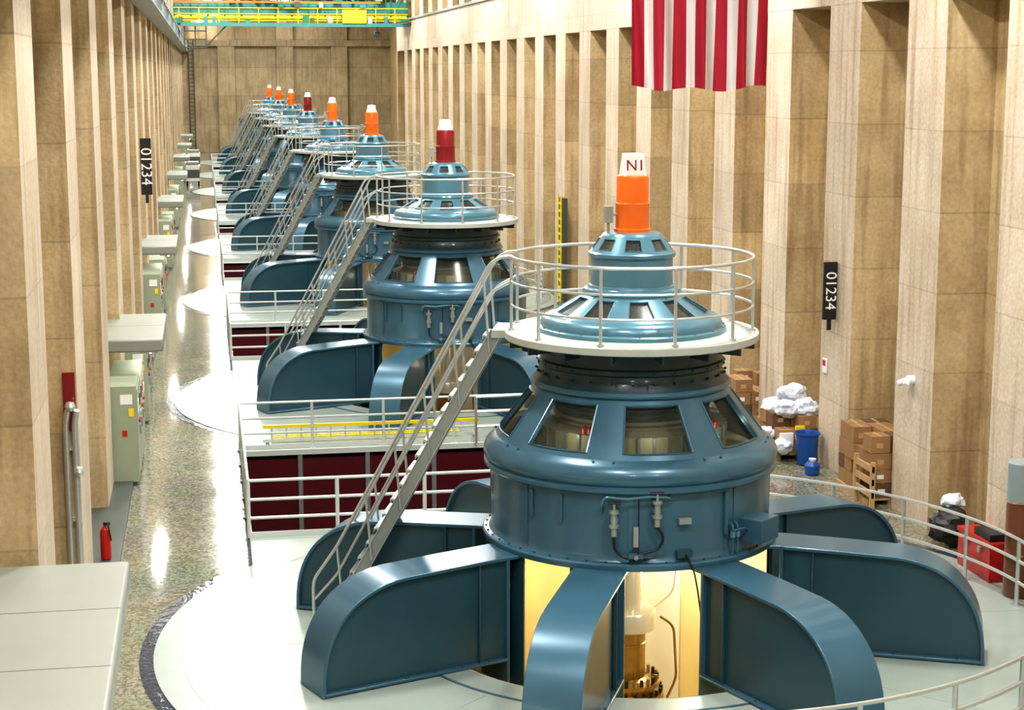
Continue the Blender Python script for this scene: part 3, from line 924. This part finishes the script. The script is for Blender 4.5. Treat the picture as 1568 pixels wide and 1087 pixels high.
mb.rev([(0,.02),(.20,.02),(.21,.04),(.25,.66),(.28,.67),(.28,.71),(.25,.71),(.23,.66),(.19,.06),(0,.06)], 'bin', 28, (12.5,34.0))
link('blue_bin', mb.mesh('blue_bin'))
mb = MB()
mb.rev([(0,.01),(.15,.02),(.16,.2),(.1,.28),(0,.29)], 'bin', 20, (12.3,33.1)); mb.rev([(.06,.28),(.08,.34),(0,.36)], 'white', 16, (12.3,33.1))
link('water_jug', mb.mesh('water_jug'))
mb = MB()
mb.cbox(12.46, 12.82, 25.2, 26.4, .03, .60, 'redp'); mb.cbox(12.44, 12.83, 25.18, 26.42, .60, .68, 'redp')
mb.cbox(12.42, 12.46, 25.5, 25.6, .45, .55, 'steel'); mb.cbox(12.42, 12.46, 26.0, 26.1, .45, .55, 'steel')
mb.tube(smooth_path([(12.45,25.4,.3),(12.41,25.4,.3),(12.41,26.1,.3),(12.45,26.1,.3)],4,.02), .012, 'black', 8)
mb.cbox(12.5, 12.8, 25.3, 25.9, .68, .80, 'black')
link('red_tool_chest', mb.mesh('red_tool_chest', False), None, (0,0,0), .015)
mb = MB()
blob(mb, (12.8,27.5,.38), (.34,.36,.34), 11, 'black'); blob(mb, (12.9,27.6,.78), (.2,.2,.14), 13, 'plastic')
link('equipment_bag', mb.mesh('bag', False))
mb = MB()
mb.rev([(0,.02),(.21,.02),(.22,.04),(.22,.7),(.235,.72),(.22,.74),(.22,1.55),(.235,1.57),(.22,1.59)], 'brown', 32, (12.6,24.5))
mb.rev([(.22,1.59),(.22,2.2),(.20,2.23),(0,2.23)], 'girder', 32, (12.6,24.5))
link('steel_drum', mb.mesh('steel_drum'))
mb = MB()
XX, YY, ZZ = XR, 29.4, 2.65
mb.cyl((XX,YY,ZZ),(XX-.12,YY,ZZ),.09,'white',16); mb.cyl((XX-.1,YY,ZZ),(XX-.22,YY-.15,ZZ-.08),.06,'white',12); mb.cyl((XX-.1,YY,ZZ),(XX-.22,YY+.15,ZZ-.08),.06,'white',12)
link('wall_spotlight', mb.mesh('wall_spot'))
mb = MB(); mb.cbox(XR-.04, XR-.005, 33.85, 34.05, 2.0, 2.3, 'white'); mb.box(XR-.048, XR-.04, 33.88, 34.02, 2.15, 2.27, 'redp'); link('safety_notice', mb.mesh('notice', False))
mb = MB()
for y in (60.3, 60.8): mb.cyl((12.6,y,0),(12.6,y,3.9), .03, 'yellow', 8)
mb.box(12.64,12.82,60.2,60.9,.1,3.8,'cabdk')
for k in range(13): mb.box(12.61,12.64,60.3,60.8,.2+k*.28,.29+k*.28,'yellow')
link('yellow_wall_ladder', mb.mesh('ylad'))
mb = MB()
mb.cbox(1.1, 6.0, 37.78, 37.83, .10, .17, 'railw'); mb.cbox(1.1, 6.0, 37.78, 37.83, .42, .49, 'yellow')
k = 1.3
while k < 6: mb.cyl((k,37.805,.12),(k,37.805,.45), .022, 'railw', 8); k += .33
mb.cbox(1.3, 5.6, 38.10, 38.18, .03, .14, 'yellow'); mb.cbox(1.3,5.6,38.42,38.48,.03,.12,'yellow')
k = 1.5
while k < 5.5: mb.cyl((k,38.14,.09),(k,38.45,.09), .02, 'yellow', 8); k += .33
for x in (1.2, 5.9): mb.cbox(x-.04, x+.04, 37.70, 37.9, .022, .12, 'steel')
link('ladder', mb.mesh('ladder'), None)
mb = MB()
ye = YE-.85
for x in (-1.35, -.85): mb.cyl((x,ye,0),(x,ye,11.5), .06, 'cabdk', 6)
for k in range(28): mb.cyl((-1.35,ye,.4+k*.4),(-.85,ye,.4+k*.4), .04, 'cabdk', 6)
link('end_wall_ladder', mb.mesh('elad'))
def cart(x, y):
    mb = MB()
    mb.cbox(-.5,.5,-.9,.9,.35,1.5,'white'); mb.cbox(-.45,.45,-.85,.85,1.5,1.75,'hood'); mb.cbox(-.5,.5,-.95,-.9,.6,1.2,'cabdk')
    for sx in (-.42,.42):
        for sy in (-.6,.6): mb.cyl((sx-.06,sy,.18),(sx+.06,sy,.18),.18,'black',16)
    link('service_cart', mb.mesh('cart'), None, (x,y,0), .03)
cart(-.9,129); cart(-.9,148.6)

# ------------------------------------------------------------------ lighting
def lamp(x, y, z, e, sx=1.0, sy=2.4):
    mb = MB()
    mb.cbox(-sx/2-.08, sx/2+.08, -sy/2-.08, sy/2+.08, 0.0, .18, 'hood')
    mb.box(-sx/2, sx/2, -sy/2, sy/2, -.01, 0, 'lampon')
    mb.cyl((0,0,.18),(0,0,CEIL-z), .03, 'steel', 8)
    o = link('ceiling_lamp', mb.mesh('lamp', False), None, (x,y,z))
    ld = bpy.data.lights.new('lamp_light', 'AREA'); ld.shape = 'RECTANGLE'; ld.size = sx; ld.size_y = sy
    ld.energy = e; ld.color = (1, .97, .925)
    lo = bpy.data.objects.new('lamp_light', ld); COL.objects.link(lo); lo.parent = o; lo.location = (0,0,-.04)
for k in range(-1, 15):
    y = 12+k*13.0
    for x in (1.0, 8.8):
        lamp(x, y, 15.8, 1180 if k > -1 else 760)
w = bpy.data.worlds.new('world'); scene.world = w; w.use_nodes = True
w.node_tree.nodes['Background'].inputs[0].default_value = (.5,.5,.5,1); w.node_tree.nodes['Background'].inputs[1].default_value = .2

# ------------------------------------------------------------------ camera
f = 2665.0
th = math.atan((554.5-112)/f); ps = math.atan(484/f*math.cos(th))
Fv = Vector((math.sin(ps)*math.cos(th), math.cos(ps)*math.cos(th), -math.sin(th)))
Rv = Vector((math.cos(ps), -math.sin(ps), 0)); Uv = Rv.cross(Fv)
cam = bpy.data.cameras.new('camera'); co = bpy.data.objects.new('camera', cam); COL.objects.link(co)
cam.sensor_width = 36; cam.sensor_fit = 'HORIZONTAL'; cam.lens = f/1600*36; cam.clip_end = 500; cam.clip_start = .1
co.matrix_world = Matrix(((Rv.x, Uv.x, -Fv.x, 0), (Rv.y, Uv.y, -Fv.y, 0), (Rv.z, Uv.z, -Fv.z, CZ), (0,0,0,1)))
scene.camera = co
scene.view_settings.view_transform = 'Standard'
try: scene.view_settings.look = 'Medium High Contrast'
except Exception:
    try: scene.view_settings.look = 'Standard - Medium High Contrast'
    except Exception: pass
scene.view_settings.exposure = 0.0
